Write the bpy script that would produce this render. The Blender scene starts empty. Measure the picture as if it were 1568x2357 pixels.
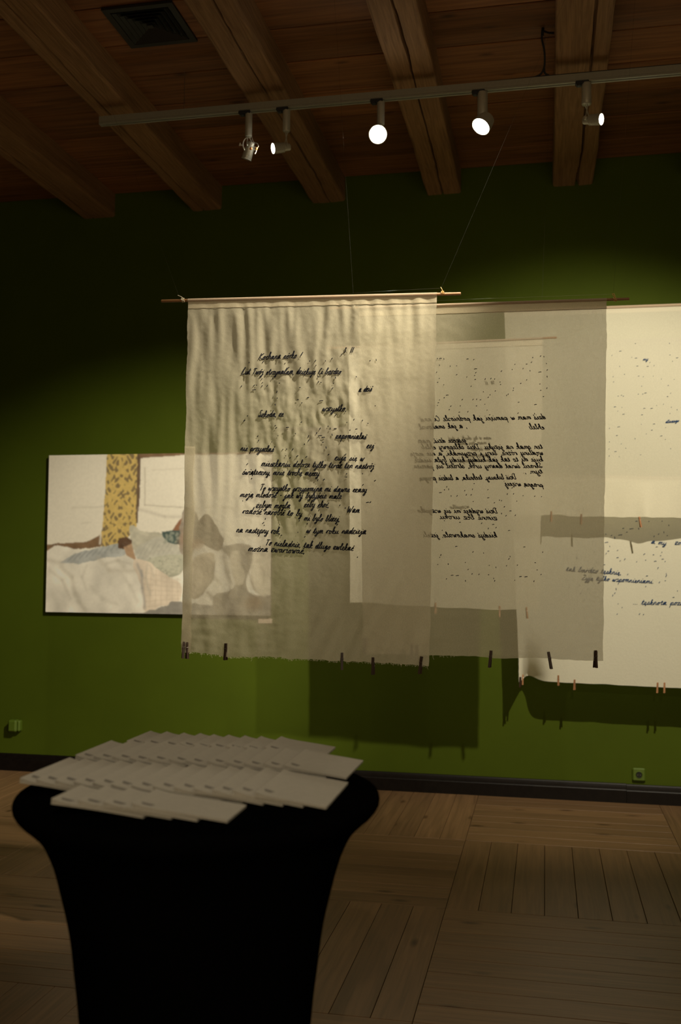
import bpy, bmesh, math, random
import numpy as np
from mathutils import Vector, Matrix, noise
random.seed(7)
C = bpy.context.scene.collection
sc = bpy.context.scene
W, H = 1568, 2357
FPX = H*35/36
EYE = 1.6

# ------------------------------------------------------------------ camera
def _basis(vx, vy, s):
    Y = Vector((vx, -vy, -FPX)).normalized()
    Z = Vector((s, 1, -(vy-s*vx)/FPX)); Z = (Z-Z.dot(Y)*Y).normalized()
    X = Y.cross(Z)
    return Matrix((X, Y, Z))
CM = _basis(471, 126, .007)
cam = bpy.data.cameras.new('camera'); cam_o = bpy.data.objects.new('camera', cam); C.objects.link(cam_o)
cam.sensor_fit = 'VERTICAL'; cam.sensor_height = 36; cam.lens = 35; cam.clip_start = .05
m4 = CM.to_4x4(); m4.translation = (0, 0, EYE); cam_o.matrix_world = m4
cam.dof.use_dof = True; cam.dof.focus_distance = 4.1; cam.dof.aperture_fstop = 2.8
sc.camera = cam_o

# ------------------------------------------------------------------ world, lights, exposure
wd = bpy.data.worlds.new('world'); sc.world = wd; wd.use_nodes = True
wd.node_tree.nodes['Background'].inputs[0].default_value = (1, .8, .55, 1)
wd.node_tree.nodes['Background'].inputs[1].default_value = .004
sc.view_settings.view_transform = 'Standard'; sc.view_settings.look = 'None'
sc.view_settings.exposure = 0; sc.view_settings.gamma = 1
sc.view_settings.use_curve_mapping = False
try:
    sc.cycles.use_denoising = True; sc.cycles.transparent_max_bounces = 32; sc.cycles.max_bounces = 10
    sc.cycles.sample_clamp_indirect = 4
except Exception: pass
WARM = (1, .895, .69)
def spot(name, loc, target, watts, cone, blend=.6, radius=.03, col=WARM):
    l = bpy.data.lights.new(name, 'SPOT'); l.energy = watts; l.color = col
    l.spot_size = math.radians(cone); l.spot_blend = blend; l.shadow_soft_size = radius
    o = bpy.data.objects.new(name, l); C.objects.link(o); o.location = loc
    o.rotation_euler = (Vector(target)-Vector(loc)).to_track_quat('-Z', 'Y').to_euler()
    return o
# gallery spots on a second track just above the frame, washing the green wall
spot('wall_spot', (1.10, 3.75, 4.0), (.15, 7.14, 1.6), 590, 66, .82)
spot('wall_spot', (0.05, 3.75, 4.0), (-2.95, 7.14, 1.2), 840, 47, .9)
# spots just in front of the two foremost sheets, grazing them from above
spot('sheet_spot', (.50, 3.22, 4.05), (-.84, 3.92, 2.62), 560, 36, 1)
spot('sheet_spot', (1.6, 3.25, 4.05), (.0, 4.05, 2.1), 16, 46, .8)
spot('table_fill', (-.75, 1.5, 4.2), (-.74, 2.1, 1.1), 45, 26, .8)  # unseen fill light added overhead to brighten the booklets
# spots further back in the hall
spot('hall_spot', (4.1, -3.9, 4.0), (-2.9, 5.2, .0), 280, 27, .8)
spot('hall_spot', (.43, -3.2, 4.0), (-.5, 5.3, .0), 170, 32, .8)
# added fill panel behind the camera, tilted up to brighten ceiling and beams
la = bpy.data.lights.new('hall_fill', 'AREA'); la.energy = 92; la.color = (1, .74, .42); la.shape = 'RECTANGLE'; la.size = 6; la.size_y = 2.6
lo = bpy.data.objects.new('hall_fill', la); C.objects.link(lo); lo.location = (1.2, -4.6, 1.8); lo.rotation_euler = (math.radians(122), 0, 0)

# ------------------------------------------------------------------ pixel helpers (used to read positions off the photograph)
def P(px, py, Y):
    d = CM @ Vector((px-W/2, H/2-py, -FPX)); t = Y/d.y
    return Vector((d.x*t, Y, EYE+d.z*t))
def PZ(px, py, z):
    d = CM @ Vector((px-W/2, H/2-py, -FPX)); t = (z-EYE)/d.z
    return Vector((d.x*t, d.y*t, z))
def n3(x, y, z=0.): return noise.noise((x, y, z))

# ------------------------------------------------------------------ objects
ORG = {}
def tag(o, label=None, cat=None, group=None, kind=None):
    if label: o['label'] = label
    if cat: o['category'] = cat
    if group: o['group'] = group
    if kind: o['kind'] = kind
    return o
def thing(name, label, cat, loc=(0, 0, 0), group=None):
    o = bpy.data.objects.new(name, None); C.objects.link(o); o.location = loc; o.empty_display_size = .05
    ORG[o.name] = Vector(loc)
    return tag(o, label, cat, group)
class MB:
    def __init__(s): s.v = []; s.f = []
    def add(s, vs, fs):
        b = len(s.v); s.v += [tuple(v) for v in vs]; s.f += [tuple(i+b for i in f) for f in fs]; return s
    def box(s, c, sz, R=None, taper=1.):
        c = Vector(c); hx, hy, hz = sz[0]/2, sz[1]/2, sz[2]/2
        vs = []
        for z in (-hz, hz):
            k = taper if z > 0 else 1.
            for x, y in ((-hx, -hy), (hx, -hy), (hx, hy), (-hx, hy)):
                p = Vector((x*k, y*k, z)); vs.append(c+(R @ p if R else p))
        return s.add(vs, [(3, 2, 1, 0), (4, 5, 6, 7), (0, 1, 5, 4), (1, 2, 6, 5), (2, 3, 7, 6), (3, 0, 4, 7)])
    def bbox(s, c, sz, b=.003, R=None):          # box with chamfered edges
        c = Vector(c); h = [q/2 for q in sz]; b = min(b, min(h)*.9)
        bm = bmesh.new(); bmesh.ops.create_cube(bm, size=1)
        for v in bm.verts: v.co = Vector((v.co.x*sz[0], v.co.y*sz[1], v.co.z*sz[2]))
        bmesh.ops.bevel(bm, geom=bm.edges[:], offset=b, segments=1, affect='EDGES')
        bm.verts.index_update()
        vs = [c+(R @ v.co if R else v.co) for v in bm.verts]
        fs = [[v.index for v in f.verts] for f in bm.faces]; bm.free()
        return s.add(vs, fs)
    def tube(s, pts, r, n=6, cap=True):
        pts = [Vector(p) for p in pts]; m = len(pts); rr = r if isinstance(r, (list, tuple)) else [r]*m
        vs = []; a = None
        for i, p in enumerate(pts):
            t = (pts[min(i+1, m-1)]-pts[max(i-1, 0)]).normalized()
            if a is None: a = t.orthogonal().normalized()
            else: a = (a-a.dot(t)*t).normalized()
            b = t.cross(a)
            for k in range(n):
                q = 2*math.pi*k/n; vs.append(p+(a*math.cos(q)+b*math.sin(q))*rr[i])
        fs = [(i*n+k, i*n+(k+1) % n, (i+1)*n+(k+1) % n, (i+1)*n+k) for i in range(m-1) for k in range(n)]
        if cap: fs += [tuple(range(n-1, -1, -1)), tuple((m-1)*n+k for k in range(n))]
        return s.add(vs, fs)
    def lathe(s, prof, o, ax, n=24, cap=True):   # prof: (distance along ax, radius)
        o = Vector(o); ax = Vector(ax).normalized(); a = ax.orthogonal().normalized(); b = ax.cross(a); vs = []
        for d, r in prof:
            for k in range(n):
                q = 2*math.pi*k/n; vs.append(o+ax*d+(a*math.cos(q)+b*math.sin(q))*r)
        m = len(prof)
        fs = [(i*n+k, i*n+(k+1) % n, (i+1)*n+(k+1) % n, (i+1)*n+k) for i in range(m-1) for k in range(n)]
        if cap: fs += [tuple(range(n-1, -1, -1)), tuple((m-1)*n+k for k in range(n))]
        return s.add(vs, fs)
    def obj(s, name, mat, parent=None, smooth=False):
        me = bpy.data.meshes.new(name); o0 = ORG.get(parent.name, Vector()) if parent else Vector()
        me.from_pydata([tuple(Vector(v)-o0) for v in s.v], [], s.f); me.update()
        if mat: me.materials.append(mat)
        if smooth: me.polygons.foreach_set('use_smooth', [True]*len(me.polygons))
        o = bpy.data.objects.new(name, me); C.objects.link(o)
        if parent: o.parent = parent
        ORG[o.name] = o0
        return o
def dup(root, loc=None, rot=None):
    r = root.copy(); C.objects.link(r)
    if loc is not None: r.location = loc
    if rot is not None: r.rotation_euler = rot
    for ch in list(root.children):
        c = ch.copy(); C.objects.link(c); c.parent = r
        for g in list(ch.children):
            d = g.copy(); C.objects.link(d); d.parent = c
    return r

# ------------------------------------------------------------------ materials
def nmat(name):
    m = bpy.data.materials.new(name); m.use_nodes = True; t = m.node_tree
    return m, t, t.nodes['Principled BSDF']
def plain(name, col, rough=.6, metal=0., nz=0., nscale=30., bump=0., spec=.5):
    m, t, b = nmat(name)
    b.inputs['Base Color'].default_value = (*col, 1); b.inputs['Roughness'].default_value = rough; b.inputs['Metallic'].default_value = metal
    b.inputs['Specular IOR Level'].default_value = spec
    co = t.nodes.new('ShaderNodeTexCoord'); nt = t.nodes.new('ShaderNodeTexNoise')
    nt.inputs['Scale'].default_value = nscale; nt.inputs['Detail'].default_value = 5
    t.links.new(co.outputs['Object'], nt.inputs['Vector'])
    if nz:
        r = t.nodes.new('ShaderNodeValToRGB')
        r.color_ramp.elements[0].position = .3; r.color_ramp.elements[1].position = .7
        r.color_ramp.elements[0].color = (*[c*(1-nz) for c in col], 1); r.color_ramp.elements[1].color = (*[min(1, c*(1+nz)) for c in col], 1)
        t.links.new(nt.outputs['Fac'], r.inputs[0]); t.links.new(r.outputs[0], b.inputs['Base Color'])
    if bump:
        bp = t.nodes.new('ShaderNodeBump'); bp.inputs['Strength'].default_value = bump; bp.inputs['Distance'].default_value = .01
        t.links.new(nt.outputs['Fac'], bp.inputs['Height']); t.links.new(bp.outputs[0], b.inputs['Normal'])
    return m
def wood(name, dark, light, rough=.5, gs=(2.2, 34, 34), var=.35, bump=.15, knots=True):
    m, t, b = nmat(name); N = t.nodes.new; L = t.links.new
    co = N('ShaderNodeTexCoord'); oi = N('ShaderNodeObjectInfo')
    cmb = N('ShaderNodeVectorMath'); cmb.operation = 'MULTIPLY_ADD'
    L(oi.outputs['Random'], cmb.inputs[0]); cmb.inputs[1].default_value = (37, 91, 53); L(co.outputs['Object'], cmb.inputs[2])
    mp = N('ShaderNodeMapping'); mp.inputs['Scale'].default_value = gs; L(cmb.outputs[0], mp.inputs['Vector'])
    n1 = N('ShaderNodeTexNoise'); n1.inputs['Scale'].default_value = 1; n1.inputs['Detail'].default_value = 8; n1.inputs['Distortion'].default_value = .8
    L(mp.outputs[0], n1.inputs['Vector'])
    r = N('ShaderNodeValToRGB'); r.color_ramp.elements[0].position = .32; r.color_ramp.elements[1].position = .68
    r.color_ramp.elements[0].color = (*dark, 1); r.color_ramp.elements[1].color = (*light, 1); L(n1.outputs['Fac'], r.inputs[0])
    hv = N('ShaderNodeHueSaturation'); L(r.outputs[0], hv.inputs['Color'])
    mr = N('ShaderNodeMapRange'); mr.inputs['To Min'].default_value = 1-var; mr.inputs['To Max'].default_value = 1+var
    L(oi.outputs['Random'], mr.inputs['Value']); L(mr.outputs[0], hv.inputs['Value'])
    last = hv.outputs[0]
    if knots:
        mp2 = N('ShaderNodeMapping'); mp2.inputs['Scale'].default_value = (2.2, 6, 6); L(cmb.outputs[0], mp2.inputs['Vector'])
        vo = N('ShaderNodeTexVoronoi'); vo.inputs['Scale'].default_value = 1.; L(mp2.outputs[0], vo.inputs['Vector'])
        kr = N('ShaderNodeValToRGB'); kr.color_ramp.elements[0].position = .03; kr.color_ramp.elements[1].position = .14
        kr.color_ramp.elements[0].color = (.35, .3, .28, 1); kr.color_ramp.elements[1].color = (1, 1, 1, 1); L(vo.outputs['Distance'], kr.inputs[0])
        mx = N('ShaderNodeMix'); mx.data_type = 'RGBA'; mx.blend_type = 'MULTIPLY'; mx.inputs['Factor'].default_value = 1
        L(last, mx.inputs['A']); L(kr.outputs[0], mx.inputs['B']); last = mx.outputs['Result']
    L(last, b.inputs['Base Color']); b.inputs['Roughness'].default_value = rough
    bp = N('ShaderNodeBump'); bp.inputs['Strength'].default_value = bump; bp.inputs['Distance'].default_value = .004
    L(n1.outputs['Fac'], bp.inputs['Height']); L(bp.outputs[0], b.inputs['Normal'])
    return m
def cloth(name, col, alpha, trans=.5, weave=420.):
    m, t, b = nmat(name); N = t.nodes.new; L = t.links.new; t.nodes.remove(b)
    out = t.nodes['Material Output']; co = N('ShaderNodeTexCoord')
    mp = N('ShaderNodeMapping'); mp.inputs['Scale'].default_value = (weave, weave, weave*.35); L(co.outputs['Object'], mp.inputs['Vector'])
    nt = N('ShaderNodeTexNoise'); nt.inputs['Scale'].default_value = 1; nt.inputs['Detail'].default_value = 3; L(mp.outputs[0], nt.inputs['Vector'])
    n2 = N('ShaderNodeTexNoise'); n2.inputs['Scale'].default_value = 55; n2.inputs['Detail'].default_value = 6; L(co.outputs['Object'], n2.inputs['Vector'])
    ad = N('ShaderNodeMath'); ad.operation = 'MULTIPLY_ADD'; ad.inputs[1].default_value = .35; L(nt.outputs['Fac'], ad.inputs[0]); L(n2.outputs['Fac'], ad.inputs[2])
    bp = N('ShaderNodeBump'); bp.inputs['Strength'].default_value = .25; bp.inputs['Distance'].default_value = .004; L(ad.outputs[0], bp.inputs['Height'])
    df = N('ShaderNodeBsdfDiffuse'); tl = N('ShaderNodeBsdfTranslucent'); tp = N('ShaderNodeBsdfTransparent')
    for q in (df, tl): q.inputs['Color'].default_value = (*col, 1); L(bp.outputs[0], q.inputs['Normal'])
    a = N('ShaderNodeMixShader'); a.inputs[0].default_value = trans; L(df.outputs[0], a.inputs[1]); L(tl.outputs[0], a.inputs[2])
    mr = N('ShaderNodeMapRange'); mr.inputs['From Min'].default_value = .3; mr.inputs['From Max'].default_value = .7
    mr.inputs['To Min'].default_value = alpha-.05; mr.inputs['To Max'].default_value = alpha+.05; L(nt.outputs['Fac'], mr.inputs['Value'])
    c = N('ShaderNodeMixShader'); L(mr.outputs[0], c.inputs[0]); L(tp.outputs[0], c.inputs[1]); L(a.outputs[0], c.inputs[2])
    L(c.outputs[0], out.inputs['Surface'])
    return m
def emit(name, col, s):
    m, t, b = nmat(name); b.inputs['Base Color'].default_value = (.9, .9, .9, 1)
    b.inputs['Emission Color'].default_value = (*col, 1); b.inputs['Emission Strength'].default_value = s
    return m

M_wall = plain('green_wall_paint', (.060, .088, .0022), .75, 0, .05, 3, .03, .2)
M_floorw = wood('oak_floor', (.15, .086, .040), (.225, .128, .06), .42, (2.0, 46, 46), .13, .08)
M_ceil = wood('ceiling_boards', (.17, .066, .021), (.34, .138, .043), .7, (1.6, 30, 30), .2, .2)
M_beam = wood('hewn_beam', (.22, .115, .045), (.37, .20, .083), .85, (75, 3.2, 75), .1, .6, False)
M_base = plain('dark_stained_baseboard', (.006, .004, .003), .45, 0, .3, 40, 0, .2)
M_black = plain('black_stretch_fabric', (.0015, .0015, .0016), 1, 0, .1, 90, .02, 0)
M_paper = plain('uncoated_paper', (.46, .42, .34), .8, 0, .03, 60, 0, .2)
M_pages = plain('page_block', (.36, .33, .27), .85, 0, .08, 200)
M_ink = plain('grey_print', (.19, .17, .14), .8)
M_cloth1 = cloth('sheer_linen', (.74, .675, .50), .69, .42)
M_cloth2 = cloth('sheer_cotton', (.70, .64, .47), .66, .55)
M_cloth3 = cloth('dense_sheer_cotton', (.88, .82, .64), .84, .4)
M_cloth4 = cloth('cream_cotton', (.93, .88, .70), .78, .33)
M_cloth5 = cloth('cream_cotton_back', (.92, .88, .71), .92, .3)
M_hem = cloth('folded_linen', (.78, .67, .51), .80, .5)
M_thread = plain('black_yarn', (.006, .006, .012), .9)
M_blue = plain('blue_yarn', (.014, .05, .14), .9)
M_seam = plain('brown_seam_thread', (.16, .12, .07), .9)
M_rod = wood('wooden_rod', (.28, .13, .05), (.48, .25, .11), .5, (3, 60, 60), .1, .1, False)
M_string = plain('waxed_string', (.75, .45, .14), .6)
M_stringw = plain('white_string', (.75, .68, .5), .6)
M_nylon = plain('clear_nylon', (.13, .13, .11), .15, .6)
M_pinw = wood('clothespin_wood', (.26, .115, .045), (.40, .19, .08), .6, (60, 60, 10), .2, .1, False)
M_pind = wood('dark_clothespin_wood', (.026, .013, .006), (.05, .024, .011), .6, (60, 60, 10), .2, .1, False)
M_steel = plain('spring_wire', (.35, .33, .3), .35, .9)
M_alu = plain('grey_anodised_rail', (.36, .35, .29), .45, .35, .04, 60)
M_lampg = plain('silver_grey_lamp', (.50, .48, .40), .4, .3, .04, 90)
M_lampd = plain('black_adapter', (.02, .022, .026), .5)
M_cable = plain('black_cable', (.008, .007, .006), .6)
M_wirew = plain('white_wire', (.75, .72, .62), .5)
M_orange = plain('orange_connector', (.75, .25, .03), .45)
M_on = emit('lit_lens', (1, .95, .82), 22)
M_off = plain('dark_lens', (.12, .12, .12), .1)
M_vent = plain('dark_vent_metal', (.018, .015, .012), .5, .2)
M_green_plastic = plain('green_painted_plastic', (.085, .135, .012), .45)
M_hole = plain('socket_recess', (.006, .008, .003), .6)
M_edge = plain('canvas_edge', (.20, .17, .12), .8)
M_card = plain('caption_card', (.70, .55, .42), .7)

# ------------------------------------------------------------------ room shell
CEIL, YW, XL, XR, YB = 4.49, 7.14, -5.6, 4.2, -5.2
def struct(name, mb, mat, **k): return tag(mb.obj(name, mat, None, **k), kind='structure')
struct('wall_back', MB().box(((XL+XR)/2, YW+.1, CEIL/2+.05), (XR-XL+.4, .2, CEIL+.3)), M_wall)
struct('wall_left', MB().box((XL-.1, (YW+YB)/2, CEIL/2+.05), (.2, YW-YB, CEIL+.3)), M_wall)
struct('wall_right', MB().box((XR+.1, (YW+YB)/2, CEIL/2+.05), (.2, YW-YB, CEIL+.3)), M_wall)
struct('wall_front', MB().box(((XL+XR)/2, YB-.1, CEIL/2+.05), (XR-XL+.4, .2, CEIL+.3)), M_wall)
floor = struct('floor', MB().box(((XL+XR)/2, (YW+YB)/2, -.06), (XR-XL, YW-YB, .08)), M_cable)
ceiling = struct('ceiling', MB().box(((XL+XR)/2, (YW+YB)/2, CEIL+.09), (XR-XL, YW-YB, .1)), M_cable)

# floor: basket weave blocks of eight oak planks
BX, BY, X0 = 1.212, 1.19, -.463
def plank_mesh(l, w, th, name):
    g = .0012
    return MB().bbox((0, 0, -th/2), (l-g*2, w-g*2, th), .0015)
def plank_proto(l, w): return plank_mesh(l, w, .02, 'plank').obj('floor_plank', M_floorw)
pv = plank_proto(BY, BX/8); ph = plank_proto(BX, BY/8)
first = {'v': True, 'h': True}
rest = MB()
cols = range(-5, 4); rows = range(0, 11)
for ci in cols:
    for ri in rows:
        xa = X0+ci*BX; yb = YW-ri*BY; ya = yb-BY
        if xa+BX < XL or xa > XR: continue
        vert = (ci+ri) % 2 == 1          # ci=0, ri=1 runs towards the wall
        near = -4 <= ci <= 1 and ri <= 3
        for k in range(8):
            if vert: cx, cy, rz = xa+(k+.5)*BX/8, (ya+yb)/2, math.pi/2
            else: cx, cy, rz = xa+BX/2, ya+(k+.5)*BY/8, 0
            dz = random.uniform(-.0012, 0)
            if near:
                key = 'v' if vert else 'h'; src = pv if vert else ph
                o = src if first[key] else src.copy()
                if not first[key]: C.objects.link(o)
                first[key] = False; o.parent = floor; o.location = (cx, cy, dz); o.rotation_euler = (0, 0, rz)
            else:
                if vert: rest.box((cx, cy, dz-.01), (BX/8-.003, BY-.003, .02))
                else: rest.box((cx, cy, dz-.01), (BX-.003, BY/8-.003, .02))
ro = rest.obj('floor_planks', M_floorw, floor); ro['kind'] = 'stuff'

# ceiling boards between the beams, one object each
BEAMX = [(-4.43, .25), (-3.42, .26), (-2.53, .235), (-1.575, .25), (-.712, .245), (.205, .28), (1.08, .26), (1.98, .26)]
rowsY = [7.14, 6.82, 6.47, 6.15, 5.79, 5.42, 5.06, 4.69, 4.33, 3.96, 3.6, 3.24]
cproto = {}
edges = [XL]+[b[0] for b in BEAMX]+[XR]
for i in range(len(edges)-1):
    for j in range(len(rowsY)-1):
        l = edges[i+1]-edges[i]; y1, y0 = rowsY[j], rowsY[j+1]; key = (i, round(y1-y0, 2))
        if key not in cproto:
            o = MB().bbox((0, 0, .015), (l-.004, y1-y0-.010, .03), .004).obj('ceiling_board', M_ceil); cproto[key] = o
        else:
            o = cproto[key].copy(); C.objects.link(o)
        o.parent = ceiling; o.location = ((edges[i]+edges[i+1])/2, (y0+y1)/2, CEIL+random.uniform(0, .004))
rest = MB(); y = 3.24
while y > YB:
    rest.box(((XL+XR)/2, y-.18, CEIL+.015), (XR-XL, .353, .03)); y -= .36
o = rest.obj('ceiling_boards', M_ceil, ceiling); o['kind'] = 'stuff'

# hewn beams with worn arrises and drying cracks
def beam(cx, w, seed, crack_at, crack_w):
    z0 = 4.31; z1 = CEIL+.02; y0 = YB; n = 150
    NB = 44; mb = MB(); vs = []
    ys = [y0+(2.6-y0)*k/14 for k in range(14)]+[2.6+(YW+.03-2.6)*k/(n-1) for k in range(n)]
    prof = [(-w/2, z1), (-w/2, (z0+z1)/2), (-w/2, z0+.016), (-w/2+.004, z0+.005)]
    prof += [(-w/2+.014+(w-.028)*k/(NB-1), z0) for k in range(NB)]
    prof += [(w/2-.004, z0+.005), (w/2, z0+.016), (w/2, (z0+z1)/2), (w/2, z1)]
    for y in ys:
        cr = crack_at*w+.022*n3(y*.7, seed*3.1)+.004*n3(y*6, seed)
        cw = crack_w*(.45+.55*abs(n3(y*1.3, seed+5))*2)
        for (x, z) in prof:
            dx = .006*n3(y*1.6, seed, x*4)+.004*n3(y*5, seed+2, z*9)
            dz = .005*n3(y*2.2, seed+9, x*7)+.0022*n3(y*12, seed+4, x*26)
            zz = z
            if z <= z0+.001 and cw > 0:
                d = abs(x-cr)
                if d < cw: zz = z+.05*(1-d/cw)**.6
            if z >= CEIL: dz = 0
            vs.append((cx+x+dx, y, zz+dz))
    m = len(prof)
    fs = [(i*m+k, i*m+k+1, (i+1)*m+k+1, (i+1)*m+k) for i in range(len(ys)-1) for k in range(m-1)]
    mb.add(vs, fs); return mb.obj('beam', M_beam, ceiling)
cr = [(.1, .005), (-.2, .006), (-.15, .0055), (.05, .006), (-.02, .007), (.12, .012), (.1, .008), (0, .006)]
for i, (bx, bw) in enumerate(BEAMX): beam(bx, bw, i*1.7+.4, *cr[i])

# baseboard in two lengths
base = MB().box(((XL+XR)/2, YW-.004, .04), (XR-XL, .008, .08)); base = struct('baseboard_back', base, M_base)
def board(xa, xb, dz):
    prof = [(0, .0), (-.030, .0), (-.030, .082), (-.026, .088), (-.021, .090), (-.019, .104), (-.016, .116), (-.010, .1245), (0, .1255)]
    mb = MB(); m = len(prof); vs = [(x, YW+a, z+(dz if z > .05 else 0)) for x in (xa, xb) for a, z in prof]
    mb.add(vs, [(k, k+1, m+k+1, m+k) for k in range(m-1)]+[tuple(range(m-1, -1, -1)), tuple(range(m, 2*m))])
    return mb.obj('moulding_board', M_base, base)
jx = P(1442, 1800, YW).x
board(XL, jx-.002, .002); board(jx, XR, -.001)

# ------------------------------------------------------------------ wall fittings
t = thing('air_vent', 'dark square air vent with nested louvre frames set in the plank ceiling', 'vent', (-2.06, 4.875, CEIL))
def ring(cx, cy, z, a, w, th, slope=0):
    mb = MB(); vs = []
    for (h, zz) in ((a, z), (a-w, z+slope), (a-w, z+slope+th), (a, z+th)):
        vs += [(cx-h, cy-h, zz), (cx+h, cy-h, zz), (cx+h, cy+h, zz), (cx-h, cy+h, zz)]
    fs = [(r*4+k, r*4+(k+1) % 4, ((r+1) % 4)*4+(k+1) % 4, ((r+1) % 4)*4+k) for r in range(4) for k in range(4)]
    return mb.add(vs, fs)
ring(-2.06, 4.875, CEIL-.014, .195, .034, .013).obj('frame', M_vent, t)
MB().box((-2.06, 4.875, CEIL-.002), (.36, .36, .003)).obj('backing', M_hole, t)
for k in range(5): ring(-2.06, 4.875, CEIL-.016, .155-.029*k, .02, .002, .010).obj('louvre', M_vent, t)
MB().box((-2.06, 4.875, CEIL-.012), (.03, .03, .008)).obj('centre_plate', M_vent, t)

t = thing('wall_socket', 'green painted wall socket with dark round recess just above the baseboard', 'socket', (.62, YW, .19))
p = MB().bbox((.62, YW-.012, .193), (.086, .024, .088), .008).obj('cover_plate', M_green_plastic, t)
MB().lathe([(0, .021), (.001, .0205), (-.004, .019)], (.62, YW-.0245, .193), (0, 1, 0), 28).obj('recess', M_hole, t)
q = MB()
for s in (-1, 1): q.lathe([(0, .0022), (.004, .0022)], (.62+s*.0085, YW-.029, .193), (0, 1, 0), 8)
q.obj('contact', M_steel, t)
mb = MB(); pr = [(.0225+.0022*math.cos(a), .0022*math.sin(a)) for a in [2*math.pi*k/8 for k in range(8)]]; vs = []
for k in range(28):
    q = 2*math.pi*k/28
    vs += [(.62+r*math.cos(q), YW-.0245+d, .193+r*math.sin(q)) for r, d in pr]
mb.add(vs, [(k*8+j, k*8+(j+1) % 8, ((k+1) % 28)*8+(j+1) % 8, ((k+1) % 28)*8+j) for k in range(28) for j in range(8)])
mb.obj('rim', M_green_plastic, t, True)
a = P(25, 1655, YW); b = P(55, 1683, YW); cx, cz = (a.x+b.x)/2, (a.z+b.z)/2
t = thing('wall_box', 'small green painted junction box on the green wall left of the table', 'box', (cx, YW, cz))
MB().bbox((cx-.012, YW-.032, cz), (.072, .064, .092), .012).obj('housing', M_green_plastic, t)
MB().bbox((cx+.034, YW-.026, cz), (.026, .05, .086), .01).obj('side_cover', M_green_plastic, t)

# ------------------------------------------------------------------ the painting: a flat picture on canvas
TL, TR, BR, BL = P(113, 1047, YW-.04), P(626, 1041, YW-.04), P(622, 1418, YW-.04), P(105, 1408, YW-.04)
pxl, pxr = (TL.x+BL.x)/2, (TR.x+BR.x)/2; pzt, pzb = (TL.z+TR.z)/2, (BL.z+BR.z)/2
NU, NV = 400, 280
uu, vv = np.meshgrid((np.arange(NU)+.5)/NU, (np.arange(NV)+.5)/NV)
ZX, ZY = 79+uu*1345, 66+vv*945            # working coordinates of the picture
rng = np.random.default_rng(3)
def smooth_noise(sx, sy, seed):
    r = np.random.default_rng(seed); g = r.random((int(sy)+3, int(sx)+3)); x = uu*sx; y = vv*sy
    i, j = x.astype(int), y.astype(int); fx, fy = x-i, y-j; fx = fx*fx*(3-2*fx); fy = fy*fy*(3-2*fy)
    return (g[j, i]*(1-fx)+g[j, i+1]*fx)*(1-fy)+(g[j+1, i]*(1-fx)+g[j+1, i+1]*fx)*fy
wob = (smooth_noise(40, 30, 5)-.5)*14; wob2 = (smooth_noise(40, 30, 6)-.5)*14
def inside(poly, wx=1.):
    if wx >= .7:                          # soft drapery outlines: round the polygon off
        n = len(poly); out = []
        for k in range(n):
            p0, p1, p2, p3 = (poly[(k+q) % n] for q in (-1, 0, 1, 2))
            for t_ in (0, .25, .5, .75):
                out.append(tuple(.5*(2*b+(c-a)*t_+(2*a-5*b+4*c-d)*t_*t_+(3*b-a-3*c+d)*t_**3) for a, b, c, d in zip(p0, p1, p2, p3)))
        poly = out
    x, y = ZX+wob*wx, ZY+wob2*wx; r = np.zeros(x.shape, bool); n = len(poly)
    for k in range(n):
        x1, y1 = poly[k]; x2, y2 = poly[(k+1) % n]
        c = ((y1 > y) != (y2 > y)) & (x < (x2-x1)*(y-y1)/((y2-y1) or 1e-9)+x1); r ^= c
    return r
img = np.zeros((NV, NU, 3)); img[:] = (.88, .85, .75)
img *= (.95+.06*smooth_noise(6, 5, 1))[..., None]
def fill(poly, col, wx=1., nz=.0, seed=9, soft=1.):
    m = inside(poly, wx); c = np.array(col)*(np.ones(uu.shape)+nz*(smooth_noise(70, 50, seed)-.5)*2)[..., None]
    if wx >= .7: c = c*(1+.30*(smooth_noise(16, 9, seed+int(abs(poly[0][0])) % 17)-.5)+.14*(smooth_noise(34, 20, seed+3)-.5))[..., None]
    img[m] = img[m]*(1-soft)+c[m]*soft; return m
def streak(pts, col, w, a=.6):
    for (x1, y1), (x2, y2) in zip(pts[:-1], pts[1:]):
        dx, dy = x2-x1, y2-y1; L2 = dx*dx+dy*dy
        tt = np.clip(((ZX-x1)*dx+(ZY-y1)*dy)/L2, 0, 1); d = np.hypot(ZX+wob*.3-x1-tt*dx, ZY+wob2*.3-y1-tt*dy)
        k = (np.exp(-(d/w)**2)*a)[..., None]; img[:] = img*(1-k)+np.array(col)*k
def blob(x, y, rx, ry, col, a=.8):
    k = (np.exp(-((((ZX+wob-x)/rx)**2+((ZY+wob2-y)/ry)**2)**2))*a)[..., None]; img[:] = img*(1-k)+np.array(col)*k
m = fill([(440, 40), (632, 40), (638, 300), (630, 500), (580, 560), (500, 612), (410, 616), (428, 400), (436, 250)], (.66, .50, .18), .5, .08)
xm = np.abs(ZX-532-(ZY-300)*-.02)+wob*.6; yy = ZY+wob2*.3
leaf = np.sin(xm*.125+1.6*np.sin(yy*.04))*np.cos(yy*.095+1.5*np.sin(xm*.075))+.4*np.sin(xm*.23-yy*.07)*np.sin(yy*.16)+.6*(smooth_noise(60, 44, 12)-.5)*2
mm = m & (leaf > .46); img[mm] = (.25, .19, .10)
mm = m & (leaf > .36) & (leaf <= .46); img[mm] = (.46, .34, .12)
fill([(628, 40), (650, 40), (645, 300), (636, 480), (626, 480)], (.16, .11, .07), .4, .2)
fill([(626, 40), (1430, 40), (1430, 78), (900, 78), (645, 92)], (.24, .15, .09), .4, .2)
fill([(79, 606), (320, 588), (395, 556), (414, 545), (418, 616), (300, 634), (79, 640)], (.22, .14, .08), .7, .15)
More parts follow.
